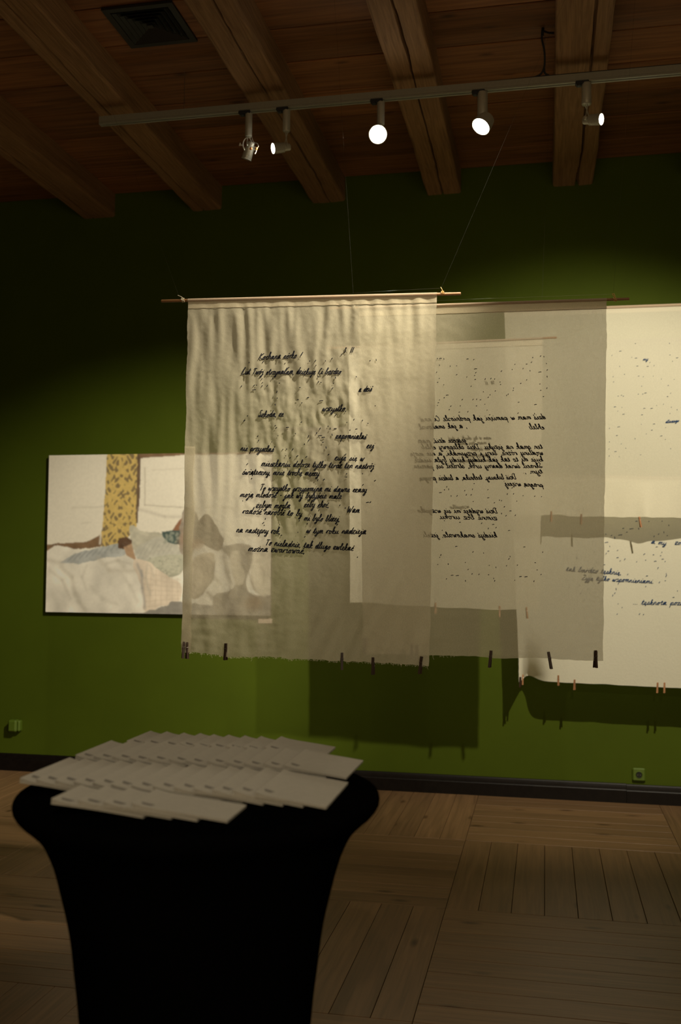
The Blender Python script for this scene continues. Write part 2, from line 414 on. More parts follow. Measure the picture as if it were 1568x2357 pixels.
streak([(412, 548), (410, 600)], (.85, .82, .74), 6, .9)
streak([(675, 150), (678, 372), (890, 386), (1400, 392)], (.42, .38, .31), 4, .6)
streak([(720, 165), (890, 155), (1300, 150)], (.5, .46, .38), 4, .3); streak([(640, 395), (800, 440), (900, 440)], (.5, .46, .40), 9, .4)
streak([(230, 385), (420, 380)], (.6, .57, .48), 6, .4); streak([(290, 480), (350, 470)], (.55, .52, .45), 5, .35)
# bed linen
fill([(79, 640), (300, 632), (520, 606), (640, 640), (900, 640), (1430, 600), (1430, 1020), (60, 1020)], (.84, .82, .74), .8)
fill([(200, 690), (330, 640), (510, 604), (560, 640), (540, 672), (420, 690), (300, 716), (170, 722)], (.50, .53, .53), .9, .12)
for k in range(9): streak([(210+38*k, 708-9*k), (260+34*k, 660-7*k)], (.22, .25, .28), 4, .5)
fill([(590, 490), (680, 530), (780, 540), (770, 590), (620, 640), (596, 560)], (.58, .57, .48), .7, .15)
fill([(620, 640), (680, 590), (770, 560), (860, 590), (900, 640), (900, 700), (690, 700), (640, 690)], (.56, .56, .50), .7, .1)
for k in range(7): streak([(640+30*k, 690-6*k), (690+28*k, 600-2*k)], (.33, .33, .30), 3, .35)
fill([(512, 590), (530, 566), (575, 558), (604, 580), (600, 606), (560, 636), (522, 628)], (.13, .075, .045), .5, .25)
fill([(552, 622), (600, 600), (616, 650), (634, 706), (606, 690), (570, 668)], (.50, .34, .22), .4, .1)
fill([(782, 530), (890, 512), (900, 610), (820, 590), (786, 556)], (.075, .12, .115), .4, .3)
for k in range(16): blob(800+rng.random()*95, 530+rng.random()*60, 9, 9, (.33, .37, .32), .8)
fill([(848, 520), (880, 466), (900, 446), (915, 512), (890, 520)], (.30, .15, .085), .4, .1)
fill([(690, 706), (760, 676), (900, 660), (960, 690), (900, 775), (832, 796), (780, 762)], (.50, .51, .42), .7, .1)
for k in range(48): blob(712+rng.random()*190, 676+rng.random()*108, 9, 8, (.62, .62, .52), .8)
for k in range(30): blob(712+rng.random()*190, 676+rng.random()*108, 4, 4, (.25, .27, .21), .7)
fill([(612, 704), (700, 702), (780, 760), (840, 800), (900, 836), (900, 930), (780, 968), (690, 1000), (672, 870)], (.80, .71, .60), .7, .04)
for k in range(7): streak([(690+32*k, 730+12*k), (684+34*k, 990-8*k)], (.55, .47, .37), 3, .4); streak([(680, 770+34*k), (900, 812+22*k)], (.55, .47, .37), 3, .35)
fill([(640, 1020), (700, 1000), (820, 960), (900, 940), (1430, 1000), (1430, 1030)], (.30, .29, .27), .7, .1)
streak([(665, 760), (672, 860), (690, 980)], (.36, .36, .36), 9, .6); streak([(640, 720), (668, 790)], (.3, .32, .34), 8, .5)
for pts in ([(170, 740), (240, 800), (260, 900), (320, 990)], [(400, 690), (470, 760), (620, 760)], [(520, 700), (560, 740)], [(90, 700), (180, 720)]): streak(pts, (.55, .52, .44), 14, .45)
# the right half, seen through the sheet: a grey-haired figure in pale folded clothes
fill([(890, 500), (905, 420), (940, 386), (985, 420), (1005, 500), (1000, 590), (960, 660), (900, 650)], (.34, .30, .25), .8, .2)
fill([(1010, 450), (1060, 430), (1130, 540), (1150, 600), (1110, 640), (1010, 600), (970, 620), (985, 540)], (.17, .14, .115), .8, .25)
blob(930, 570, 50, 60, (.42, .30, .22), .7); blob(1000, 600, 40, 30, (.38, .24, .16), .7)
fill([(975, 680), (1080, 650), (1100, 720), (1090, 800), (1040, 880), (970, 920), (965, 800)], (.56, .50, .40), .7)
streak([(1100, 700), (1090, 800), (1030, 890), (980, 915)], (.24, .21, .17), 6, .8)
fill([(1140, 620), (1260, 600), (1310, 610), (1320, 700), (1290, 790), (1290, 860), (1340, 900), (1430, 900), (1430, 1010), (1130, 1010), (1100, 900), (1210, 860), (1230, 740)], (.27, .25, .22), .8, .2)
fill([(1190, 660), (1240, 640), (1260, 720), (1280, 800), (1230, 840), (1200, 760)], (.60, .56, .47), .7)
streak([(1060, 880), (1110, 930), (1160, 940)], (.18, .16, .14), 10, .7); blob(1330, 940, 60, 40, (.22, .14, .09), .8)
fill([(1330, 640), (1430, 620), (1430, 880), (1340, 880), (1310, 800)], (.70, .66, .56), .8)
for pts in ([(1150, 640), (1180, 760), (1200, 880)], [(1060, 760), (1120, 820)]): streak(pts, (.35, .32, .27), 14, .5)
bed = inside([(79, 640), (300, 640), (640, 700), (690, 1000), (640, 1020), (60, 1020)], .8)
garment = inside([(960, 640), (1430, 600), (1430, 1020), (960, 1000)], .8)
sh = 1+.14*(smooth_noise(9, 6, 31)-.5)+.10*(smooth_noise(22, 12, 32)-.5)
for mk in (bed, garment): img[mk] = img[mk]*np.stack([sh[mk], sh[mk]*1.0, sh[mk]*1.01], -1)
for pts, w_, a_ in (([(100, 760), (180, 820), (230, 930)], 12, .35), ([(330, 730), (300, 800), (330, 880)], 9, .3), ([(450, 720), (520, 700), (600, 720)], 10, .4), ([(540, 780), (600, 850), (640, 940)], 13, .3),
                    ([(360, 860), (430, 930), (520, 960)], 12, .25), ([(700, 720), (690, 800), (720, 900)], 7, .45), ([(715, 730), (740, 790)], 8, .35), ([(250, 870), (290, 950), (330, 1000)], 16, .3), ([(120, 900), (160, 980)], 14, .2),
                    ([(840, 640), (760, 640), (680, 680)], 5, .4), ([(860, 610), (790, 590)], 5, .35), ([(700, 560), (740, 530)], 5, .4), ([(640, 540), (690, 560), (760, 560)], 5, .35)):
    streak(pts, (.50, .48, .42), w_, a_)
for pts, w_, a_ in (([(905, 420), (940, 390), (985, 425), (1000, 500)], 4, .5), ([(930, 430), (945, 520)], 3, .4), ([(960, 430), (970, 530)], 3, .4), ([(1030, 470), (1090, 540), (1110, 620)], 5, .5),
                    ([(1000, 690), (1060, 680), (1085, 760), (1040, 860)], 4, .5), ([(1150, 660), (1165, 760), (1215, 840)], 5, .5), ([(1240, 660), (1265, 740)], 5, .5), ([(1300, 640), (1295, 760), (1330, 860)], 6, .6),
                    ([(1350, 690), (1390, 760), (1380, 840)], 6, .4), ([(1180, 920), (1260, 900), (1330, 960)], 5, .5), ([(1390, 930), (1340, 990)], 6, .5), ([(560, 590), (590, 606)], 3, .5), ([(545, 600), (575, 625)], 3, .5)):
    streak(pts, (.16, .14, .115), w_, a_)
for _ in range(2):                      # soften the brushwork
    p_ = np.pad(img, ((1, 1), (1, 1), (0, 0)), mode='edge')
    img = .25*img+.1875*(p_[:-2, 1:-1]+p_[2:, 1:-1]+p_[1:-1, :-2]+p_[1:-1, 2:])
img = img*(.97+.06*smooth_noise(130, 90, 21))[..., None]*np.array((1.12, 1.1, 1.06))
painting = thing('painting', 'unframed wide canvas painting of a person resting in bed before patterned wallpaper', 'painting', ((pxl+pxr)/2, YW, pzb))
MB().bbox(((pxl+pxr)/2, YW-.0195, (pzt+pzb)/2), (pxr-pxl, .039, pzt-pzb), .004).obj('stretched_canvas', M_edge, painting)
gx = np.linspace(pxl, pxr, NU+1); gz = np.linspace(pzt, pzb, NV+1)
verts = [(x, YW-.0398, z) for z in gz for x in gx]
faces = [(j*(NU+1)+i, (j+1)*(NU+1)+i, (j+1)*(NU+1)+i+1, j*(NU+1)+i+1) for j in range(NV) for i in range(NU)]
m, tnode, bs = nmat('painted_surface'); ca = tnode.nodes.new('ShaderNodeVertexColor'); ca.layer_name = 'paint'
tnode.links.new(ca.outputs['Color'], bs.inputs['Base Color']); bs.inputs['Roughness'].default_value = .6
pic = MB().add(verts, faces).obj('picture_surface', m, painting)
at = pic.data.color_attributes.new('paint', 'FLOAT_COLOR', 'CORNER')
rgba = np.ones((NV*NU, 4, 4), np.float32); rgba[:, :, :3] = np.clip(img, 0, 1).reshape(-1, 1, 3)
at.data.foreach_set('color', rgba.ravel())
a = P(595, 1423, YW); b = P(627, 1435, YW)
t = MB().bbox(((a.x+b.x)/2, YW-.004, (a.z+b.z)/2), (b.x-a.x, .008, a.z-b.z), .001).obj('caption_card', M_card)
tag(t, 'small pale caption card on the wall below the right end of the painting', 'card')

# ------------------------------------------------------------------ handwriting: a joined-up stroke alphabet (x-height 1)
G = {
'a': [1.1, [(0,.1),(.72,.88),(.42,1),(.1,.5),(.3,0),(.65,.4),(.78,1),(.74,.2),(.88,0),(1.1,.15)]],
'b': [.9, [(0,.1),(.35,1.2),(.46,2),(.26,1.95),(.18,.3),(.4,0),(.68,.3),(.6,.8),(.9,.75)]],
'c': [.8, [(0,.1),(.62,.8),(.42,1),(.1,.5),(.35,0),(.8,.15)]],
'd': [1.1, [(0,.1),(.68,.88),(.4,1),(.1,.5),(.3,0),(.65,.4),(.88,2),(.76,.2),(.9,0),(1.1,.15)]],
'e': [.8, [(0,.1),(.52,.6),(.4,1),(.12,.7),(.2,.1),(.45,0),(.8,.15)]],
'f': [.7, [(0,.1),(.4,1.5),(.5,2),(.3,1.9),(.15,-.9),(.3,-.8),(.25,.1),(.7,.2)]],
'g': [.95, [(0,.1),(.7,.88),(.4,1),(.1,.5),(.3,.05),(.65,.4),(.75,1),(.62,-.7),(.35,-1),(.18,-.7),(.95,.1)]],
'h': [.95, [(0,.1),(.35,1.2),(.45,2),(.22,1.9),(.15,0),(.3,.7),(.55,1),(.7,.7),(.7,.1),(.95,.1)]],
'i': [.62, [(0,.1),(.3,1),(.28,.2),(.42,0),(.62,.15)], [(.42,1.4),(.46,1.55)]],
'j': [.65, [(0,.1),(.38,1),(.28,-.7),(.05,-1),(-.1,-.7),(.65,.1)], [(.48,1.4),(.52,1.55)]],
'k': [.9, [(0,.1),(.35,1.3),(.42,2),(.2,1.9),(.15,0),(.25,.5),(.62,1),(.55,.6),(.25,.5),(.6,0),(.9,.15)]],
'l': [.6, [(0,.1),(.35,1.2),(.42,2),(.2,1.8),(.22,.2),(.4,0),(.6,.15)]],
'm': [1.3, [(0,.1),(.2,1),(.2,0),(.3,.75),(.5,1),(.6,.7),(.6,0),(.7,.75),(.9,1),(1,.7),(1,.1),(1.3,.1)]],
'n': [.95, [(0,.1),(.2,1),(.2,0),(.3,.75),(.55,1),(.66,.7),(.66,.1),(.95,.1)]],
'o': [.9, [(0,.1),(.5,1),(.14,.6),(.25,0),(.6,.2),(.6,.85),(.45,.95),(.9,.8)]],
'p': [.95, [(0,.1),(.3,1),(.12,-1),(.3,.6),(.6,1),(.75,.6),(.55,.05),(.35,.1),(.95,.1)]],
'r': [.75, [(0,.1),(.2,1),(.22,0),(.3,.7),(.6,1),(.75,.8)]],
's': [.75, [(0,.1),(.42,1.05),(.55,.4),(.4,0),(.1,.1),(.75,.15)]],
't': [.65, [(0,.1),(.36,1.75),(.28,.2),(.4,0),(.65,.15)], [(.02,1.15),(.62,1.22)]],
'u': [1.1, [(0,.1),(.2,1),(.2,.25),(.35,0),(.6,.3),(.75,1),(.75,.2),(.9,0),(1.1,.15)]],
'w': [1.15, [(0,.1),(.2,1),(.25,.1),(.4,.05),(.55,.9),(.6,.1),(.8,.05),(.95,.95),(1.15,.85)]],
'y': [.95, [(0,.1),(.2,1),(.2,.3),(.35,0),(.6,.3),(.75,1),(.62,-.7),(.32,-1),(.15,-.7),(.95,.1)]],
'z': [.8, [(0,.1),(.05,.8),(.14,1),(.6,1),(.62,.97),(.1,.04),(.12,0),(.64,0),(.8,.14)]],
'K': [1.2, [(.35,2),(.15,0)], [(1.05,2),(.3,.95),(.9,.1),(1.2,.15)]],
'L': [1.2, [(.1,.7),(.7,1.9),(.55,2),(.35,.4),(.1,.1),(.4,0),(1.1,.15)]],
'T': [1., [(.55,1.9),(.35,0)], [(.05,1.75),(.3,2),(1.05,1.95)]],
'S': [1.15, [(.95,1.8),(.7,2),(.35,1.6),(.75,.7),(.5,0),(.1,.3),(.4,.4),(1.15,.1)]],
'D': [1.3, [(.45,1.8),(.3,.1)], [(.1,1.7),(.7,2),(1.2,1.2),(.8,.1),(.3,0),(.15,.2)]],
'C': [1., [(.85,1.6),(.6,2),(.15,.9),(.4,0),(1,.3)]],
'Z': [1.1, [(.15,1.9),(.95,1.95),(.1,0),(1.1,.1)]],
'W': [1.6, [(.1,1.9),(.3,0),(.75,1.4),(.9,0),(1.5,2)]],
'I': [.5, [(.25,1.8),(.2,0)]],
'3': [.8, [(.1,1.2),(.5,1.4),(.3,.75),(.6,.4),(.3,0),(.05,.2)]],
'1': [.5, [(.05,1.1),(.35,1.5),(.25,0)]],
'8': [.8, [(.6,1.3),(.3,1.5),(.2,1.1),(.6,.4),(.3,0),(.1,.4),(.6,1.3)]],
'-': [.9, [(.15,.55),(.75,.6)]],
',': [.45, [(.22,.12),(.12,-.35)]],
'.': [.45, [(.15,.02),(.22,.1)]],
'!': [.6, [(.5,2),(.3,.6)], [(.22,.02),(.28,.12)]],
}
ACC = {'ą': ('a','o'), 'ę': ('e','o'), 'ć': ('c','a'), 'ś': ('s','a'), 'ń': ('n','a'), 'ó': ('o','a'), 'ż': ('z','d'), 'ź': ('z','a'), 'ł': ('l','l'), 'Ż': ('Z','d')}
def glyph(ch):
    b, k = ACC.get(ch, (ch, None)); g = G[b]; w = g[0]; st = [list(s) for s in g[1:]]
    if k == 'o': st.append([(w-.25,0),(w-.35,-.3),(w-.15,-.4)])
    if k == 'a': st.append([(.45,1.3),(.65,1.65)])
    if k == 'd': y = 2.25 if b == 'Z' else 1.35; st.append([(.45,y),(.5,y+.15)])
    if k == 'l': st.append([(.0,.9),(.6,1.35)])
    return w, st
def catmull(pts, n=3):
    if len(pts) < 3: return pts
    out = []
    for i in range(len(pts)-1):
        p0 = pts[max(i-1, 0)]; p1 = pts[i]; p2 = pts[i+1]; p3 = pts[min(i+2, len(pts)-1)]
        for k in range(n):
            s = k/n; out.append(tuple(.5*(2*b+(c-a)*s+(2*a-5*b+4*c-d)*s*s+(3*b-a-3*c+d)*s**3) for a, b, c, d in zip(p0, p1, p2, p3)))
    out.append(pts[-1]); return out
def text_strokes(txt, p0, p1, xh, jig=.06, slant=.38):
    words = txt; tot = sum(.85 if c == ' ' else glyph(c)[0] for c in words)
    L = p1[0]-p0[0]; sx = L/tot; flip = 1
    x = 0; strokes = []; cur = []
    def put(u, v): return (p0[0]+(u+slant*v*flip*abs(xh/sx)*.9)*sx, p0[1]+(p1[1]-p0[1])*(u/tot)-v*xh)
    low = 'abcdefghijklmnoprstuwyząęćśńóżźł'
    for c in words:
        if c == ' ':
            if cur: strokes.append(cur); cur = []
            x += .85; continue
        w, st = glyph(c); jy = random.uniform(-jig, jig); js = random.uniform(.9, 1.12)
        pts = [put(x+a+random.uniform(-.03, .03), (b*js)+jy) for a, b in st[0]]
        if c in low:
            cur = cur+(pts[1:] if cur else pts)
        else:
            if cur: strokes.append(cur); cur = []
            strokes.append(pts)
        for s in st[1:]: strokes.append([put(x+a, b*js+jy) for a, b in s])
        x += w
    if cur: strokes.append(cur)
    return [catmull(s) for s in strokes]
def yarn(mb, strokes, Y, disp, r, off=.0028):
    for s in strokes:
        pts = []
        for px, py in s:
            q = P(px, py, Y); q.y += disp(q.x, q.z)-off; pts.append(q)
        if len(pts) < 2: continue
        vs = []
        for i, p in enumerate(pts):
            t = pts[min(i+1, len(pts)-1)]-pts[max(i-1, 0)]; t.y = 0
            if t.length < 1e-7: t = Vector((1, 0, 0))
            t.normalize(); n = Vector((-t.z, 0, t.x)); k = r*(.85+.3*random.random())
            vs += [p+n*k, p-n*k, p+Vector((0, -k*1.1, 0))]
        m = len(pts)
        fs = [(i*3+a, i*3+b, (i+1)*3+b, (i+1)*3+a) for i in range(m-1) for a, b in ((0, 1), (1, 2), (2, 0))]
        mb.add(vs, fs+[(2, 1, 0), (m*3-3, m*3-2, m*3-1)])
def stitches(zs, ox, oy, sc_, lo=2., hi=6.):
    out = []
    for z in zs:
        x, y = ox+z[0]/sc_, oy+z[1]/sc_; l = random.uniform(lo, hi); a = random.choice((.9, 1.2, 1., .2, 1.7, .7))
        if len(z) > 2: l = z[2]; a = .15
        dx, dy = math.cos(a)*l/2, -math.sin(a)*l/2
        out.append([(x-dx, y-dy), (x+random.uniform(-.5, .5), y-.4), (x+dx, y+dy)])
    return out

# ------------------------------------------------------------------ hanging sheets
def sheet(label, Y, corners, rod, disp, mat, NX=110, NZ=150, hem_wave=None, sleeve=.036, fray=0, frx=None, rod_r=.0062, seam=True):
    tl, tr, br, bl = [P(x, y, Y) for x, y in corners]
    ra, rb = P(*rod[0], Y), P(*rod[1], Y)
    t = thing('hanging_sheet', label, 'textile', ((tl.x+tr.x)/2, Y, (bl.z+br.z)/2))
    def S(u, v):
        a = tl.lerp(tr, u); b = bl.lerp(br, u); q = a.lerp(b, v)
        e = .004*n3(q.z*9, Y*3)+.0015*n3(q.z*45, Y) if (u in (0., 1.)) else 0
        q.x += e
        if v > .9 and hem_wave: q.z += hem_wave(u)*((v-.9)/.1)**2
        q.y += disp(q.x, q.z)
        return q
    vs = [S(i/NX, j/NZ) for j in range(NZ+1) for i in range(NX+1)]
    fs = [(j*(NX+1)+i, (j+1)*(NX+1)+i, (j+1)*(NX+1)+i+1, j*(NX+1)+i+1) for j in range(NZ) for i in range(NX)]
    cl = MB().add(vs, fs).obj('cloth', mat, t, True)
    # sleeve over the rod: closes the top edge round the rod, back flap stitched down
    vs = []; n = 40
    hz = (tl.z-bl.z)
    for i in range(n+1):
        u = i/n; top = tl.lerp(tr, u); rc = ra.lerp(rb, (top.x-ra.x)/(rb.x-ra.x))
        lowp = S(u, sleeve/hz)
        for a in range(-2, 9):
            q = math.radians(-20+a*27.5)
            vs.append(rc+Vector((0, -math.cos(q)*(rod_r+.0012), math.sin(q)*(rod_r+.0012))))
        vs.append(lowp+Vector((0, .003, .012))); vs.append(lowp+Vector((0, .0012, 0)))
    m = 13
    fs = [(i*m+k, i*m+k+1, (i+1)*m+k+1, (i+1)*m+k) for i in range(n) for k in range(m-1)]
    MB().add(vs, fs).obj('rod_sleeve', M_hem, cl, True)
    if seam:
        mb = MB(); pts = []
        for i in range(121):
            q = S(i/120, sleeve/hz*(1+.03*n3(i*.3, 2))); q.y -= .0012; pts.append(q)
        mb.tube(pts, .0008, 4); mb.obj('seam', M_seam, cl)
    if fray:
        mb = MB()
        for k in range(fray):
            u = random.uniform(*(frx or (0, 1))); p = S(u, 1.); l = random.uniform(.002, .008)*(2.2 if random.random() < .06 else 1)
            mb.tube([p, p+Vector((random.uniform(-.003, .003), 0, -l*.6)), p+Vector((random.uniform(-.006, .006), random.uniform(-.003, .003), -l))], .0003, 3, False)
        f = mb.obj('frayed_threads', M_stringw, cl); f['kind'] = 'stuff'
    mb = MB(); mb.lathe([(0, rod_r*.9), (.001, rod_r), ((rb-ra).length-.001, rod_r), ((rb-ra).length, rod_r*.9)], ra, rb-ra, 12)
    mb.obj('rod', M_rod, t, True)
    return t, cl, S
def knot(t, px, py, Y, tail, mat):
    p = P(px, py, Y); mb = MB(); pts = []
    for k in range(26):
        a = k*.75; pts.append(p+Vector(((k-13)*.0005, -math.cos(a)*.0085, math.sin(a)*.0085)))
    mb.tube(pts, .0013, 5)
    pts = [P(x, y, Y)+Vector((0, -.008, 0)) for x, y in tail]
    mb.tube(pts, .0015, 5); return mb.obj('string_tie', mat, t)
def nylon(t, pts, Y, r=.00024, to_ceiling=False):
    ps = [P(x, y, Y) for x, y in pts]
    if to_ceiling:
        d = ps[-1]-ps[-2]; ps.append(ps[-1]+d*((CEIL-ps[-1].z)/d.z))
    return MB().tube(ps, r, 5).obj('nylon_thread', M_nylon, t)
def lines(cl, items, Y, disp, xh, r, mat, mirror=False):
    for txt, x0, y0, x1, y1 in items:
        mb = MB(); yarn(mb, text_strokes(txt, (x0, y0), (x1, y1), xh), Y, disp, r, .0022 if mirror else .0028)
        mb.obj('handwritten_line', mat, cl)

# --- front sheet
Y1 = 3.9
def d1(x, z):
    top = max(0, min(1, (2.69-z)/.06)); xc = (x+1.46)/1.04; zc = (2.70-z)/1.48
    fold = max(.18, 1-abs(xc-.24)*1.5)
    f = .0080*n3(x*13+1.3*n3(z*1.2, 3), z*1.2)*fold
    f += .0115*n3(x*30+.5*n3(z*3, 8), z*4.6)*fold*max(.25, 1-max(0, zc-.42)*3)
    f += .0075*n3(x*34+4, z*4)*max(0, 1-zc*5)
    tx = max(0, min(1, (xc-.18)*6))*max(0, min(1, (.82-xc)*6))*max(0, min(1, (zc-.12)*7))*max(0, min(1, (.73-zc)*7))
    f += tx*(.0075*n3(x*30+z*4, z*8.5, 7)+.0036*n3(x*56, z*26, 2)+.0014*n3(x*90, z*80, 5))
    f += max(0, min(1, (zc-.7)*5))*.0075*n3(x*24-z*11, z*4, 6)
    bo = max(0, min(1, (zc-.62)*5))
    f += bo*(.0050*n3(x*9+z*5, z*9, 4)+.0020*n3(x*14, z*40, 9)*max(0, min(1, (zc-.78)*8)))
    return top*f+.0008*n3(x*70, z*70)
s1, c1, S1 = sheet('foremost sheer beige sheet embroidered with a black handwritten letter, hung from a thin rod', Y1,
    [(433, 691), (1006, 676), (988, 1533), (418, 1502)], [(372, 693), (1061, 676)], d1, M_cloth1, 170, 230,
    lambda u: .010*n3(u*7, 1)+.006*n3(u*30, 2)-.012*math.sin(u*math.pi)*(.5-u), fray=300)
for o in (knot(s1, 422, 691, Y1, [(424, 688), (418, 684), (411, 681)], M_stringw), knot(s1, 1020, 675, Y1, [(1020, 672), (1018, 667), (1015, 662)], M_string)): pass
nylon(s1, [(412, 682), (325, 440)], Y1, to_ceiling=True); nylon(s1, [(1016, 663), (1165, 315)], Y1, to_ceiling=True)
nylon(s1, [(1016, 663), (870, 671), (700, 682)], Y1)
T1 = [("Kochana córko !", 595, 827, 694, 824), ("3. II", 791, 811, 813, 812), ("List Twój otrzymałam, dziękuję Ci bardzo.", 555, 862, 788, 861),
 ("a dziś", 825, 902, 856, 901), ("wszystko,", 742, 947, 798, 946), ("Szkoda, że", 594, 960, 653, 959), ("zapomniałaś", 773, 1009, 843, 1011), ("cej", 843, 1032, 861, 1031),
 ("nie przyszłaś", 553, 1037, 630, 1040), ("cuje się w", 770, 1059, 838, 1061), ("mieszkaniu dobrze tylko teraz ten nastrój", 601, 1073, 861, 1079),
 ("świąteczny, mnie trochę męczy", 558, 1092, 735, 1095), ("To wszystko przypomina mi dawne czasy", 597, 1129, 844, 1133), ("moją młodość - jak wy byłyście małe", 553, 1144, 786, 1148),
 ("żebym mogła", 589, 1168, 669, 1170), ("żeby choć,", 701, 1167, 758, 1168), ("Wam", 798, 1180, 828, 1180), ("radość narobić to by", 558, 1182, 696, 1188),
 ("mi było bliżej,", 700, 1198, 783, 1200), ("na następny rok,", 544, 1225, 646, 1229), ("w tym roku nadzieja", 705, 1227, 843, 1229),
 ("To nieładnie, tak długo zwlekać", 611, 1255, 814, 1267), ("można zwariować,", 572, 1268, 702, 1274)]
lines(c1, T1, Y1, d1, 7.2, .00185, M_thread)
z3 = [(160,255),(305,243),(540,262),(575,305),(797,237),(862,237),(967,237),(1035,210),(868,285),(1140,165),(1440,235),(1507,225),(890,405),(1073,415),(1293,403),(290,428),(297,465),(293,500),(348,500),(480,473),(75,505),(213,497),(237,495),(212,543,8),(405,420),(697,520),(893,460),(920,465),(1055,475),(1045,530),(453,565),(457,632),(435,700),(673,648),(718,682),(780,623),(922,660,9),(1495,713),(1073,805),(140,820),(105,865),(1270,860)]
z4 = [(105,40),(435,95),(445,118),(565,112,7),(710,55),(650,178),(465,200),(245,205),(255,250),(397,265),(910,125),(997,100),(1018,125),(1070,123,6),(873,172),(785,205),(910,200,9),(945,218,8),(1038,190),(790,250),(748,290),(940,270),(973,325),(515,345),(550,340),(618,345),(543,413),(588,433),(668,415),(768,425),(1000,400),(1180,400),(1195,60),(1360,40),(1418,68),(1295,130),(1225,140),(135,500),(180,655),(1193,605),(1192,640),(1360,603),(952,668),(885,670),(1493,677)]
z5 = [(225,8),(1000,20),(1410,75),(1490,260),(1460,262,7),(1165,290),(1220,320),(350,480),(363,505),(372,435),(525,497),(720,578),(820,487),(1140,497),(735,455),(545,612),(795,628),(1353,843),(135,245),(945,340)]
mb = MB(); yarn(mb, stitches(z3, 540, 780, 4.612)+stitches(z4, 540, 960, 4.612)+stitches(z5, 530, 1100, 4.612), Y1, d1, .0017)
o = mb.obj('loose_stitches', M_thread, c1); o['kind'] = 'stuff'
# turned-over strip along the lower left edge
mb = MB(); vs = []
for j in range(41):
    v = .42+.58*j/40
    for i in range(5):
        q = S1(i/4*(.040+.008*n3(v*9, 4)), v); q.y -= .0022+.0012*math.sin(i/4*math.pi)+.0015*abs(n3(v*30, i)); vs.append(q)
mb.add(vs, [(j*5+i, (j+1)*5+i, (j+1)*5+i+1, j*5+i+1) for j in range(40) for i in range(4)]); mb.obj('folded_edge', M_cloth1, c1, True)

# --- second sheet (letter seen from behind)
Y2 = 4.05
def d2(x, z):
    top = max(0, min(1, (2.65-z)/.05)); xc = (x+.8)/1.05; zc = (2.66-z)/1.42
    w = max(0, min(1, 1.1-xc*1.6))
    f = .004*n3(x*9, z*1.3, 5)+w*max(0, 1-zc*1.6)*(.006*n3(x*16+z*9, z*22, 3)+.003*n3(x*40, z*44, 8))
    f += max(0, min(1, (zc-.8)*6))*.004*n3(x*6, z*34, 1)
    return top*f+.0006*n3(x*60, z*60, 3)
s2, c2, S2 = sheet('sheer beige sheet behind the foremost one, its black handwriting mirrored', Y2,
    [(826, 709), (1397, 690), (1388, 1521), (836, 1503)], [(758, 711), (1449, 688)], d2, M_cloth2, 130, 180,
    lambda u: .006*n3(u*6, 8)+.003*n3(u*26, 3), fray=50, frx=(0, .4), rod_r=.0052)
knot(s2, 816, 708, Y2, [(816, 706), (814, 700), (811, 696)], M_stringw)
knot(s2, 1416, 689, Y2, [(1417, 686), (1411, 681), (1409, 677), (1413, 677), (1416, 683)], M_string)
nylon(s2, [(815, 700), (797, 420)], Y2, to_ceiling=True); nylon(s2, [(1412, 678), (1443, 260)], Y2, to_ceiling=True)
nylon(s2, [(1410, 677), (1100, 688), (812, 700)], Y2)
T2 = [("dziś mam w pamięci jak podniosłe Ci nad", 1257, 965, 968, 970), ("chleb", 1254, 988, 1219, 988), (", a jak smakował", 1076, 985, 967, 988), ("jeszcze dziś, mam", 1074, 1018, 963, 1020),
 ("ten smak na języku. Dziś sklepowy chleb", 1250, 1033, 971, 1034), ("wędliny różne, sery i przysmaki, a nie moje", 1251, 1047, 945, 1049), ("kuje mi to tak jak kiedyś kiedy była siedzę", 1251, 1062, 955, 1064),
 ("Stracił świat dawny urok, stracił się pamien", 1250, 1077, 953, 1078), ("tym ,.", 1250, 1090, 1203, 1090), ("Dziś luksusy, technika, a ludzie pragną", 1190, 1103, 966, 1106), ("pragną więcej", 1251, 1121, 1163, 1118),
 ("Dziś wydaje mi się wszystko", 1147, 1181, 962, 1180), ("zimne bez uroku", 1145, 1197, 1013, 1194), ("kiedyś smakowało, jeżeli", 1145, 1237, 974, 1236)]
lines(c2, T2, Y2, d2, 6.2, .0015, M_thread, True)
za = [(310,210),(343,210,6),(380,215),(333,282),(303,357),(330,422),(313,463),(378,490),(415,600,6),(383,628),(333,650),(320,680),(310,710),(453,717),(437,755),(447,292),(514,288),(515,382),(622,405),(630,215,5),(696,222),(715,320,7),(718,360),(705,390),(712,432),(817,428),(878,423),(918,428),(975,460),(980,486),(668,505),(798,563),(925,555),(870,595),(850,622),(575,647),(688,645),(727,643),(767,648),(815,697),(725,714),(553,713),(543,780),(635,775),(838,758),(990,345),(1104,328),(1133,272),(1220,317),(1257,270),(1292,340),(1308,250),(1323,200),(1405,185),(1440,190),(1468,263),(1476,332),(1476,402),(1398,355,7),(1258,437),(1195,475),(1398,482),(1473,524),(1406,549),(1436,615),(1118,525),(1115,550),(1063,590),(1045,602),(1172,675),(1350,700,6),(1165,790),(1340,797),(865,808)]
zb = [(410,188),(430,215),(385,220),(343,250,6),(455,285),(520,285),(618,273),(668,272),(600,228),(683,215),(845,218),(850,305,5),(690,343),(1053,265),(1120,263),(1220,282),(1343,288),(1415,292),(970,330),(992,336),(1153,340),(915,357),(1022,400),(1085,445,5),(990,472),(1040,495),(1137,490),(903,588,5),(850,630),(933,620),(1072,652,5),(362,650),(700,155),(550,565),(385,548),(780,575),(1105,200),(1057,210)]
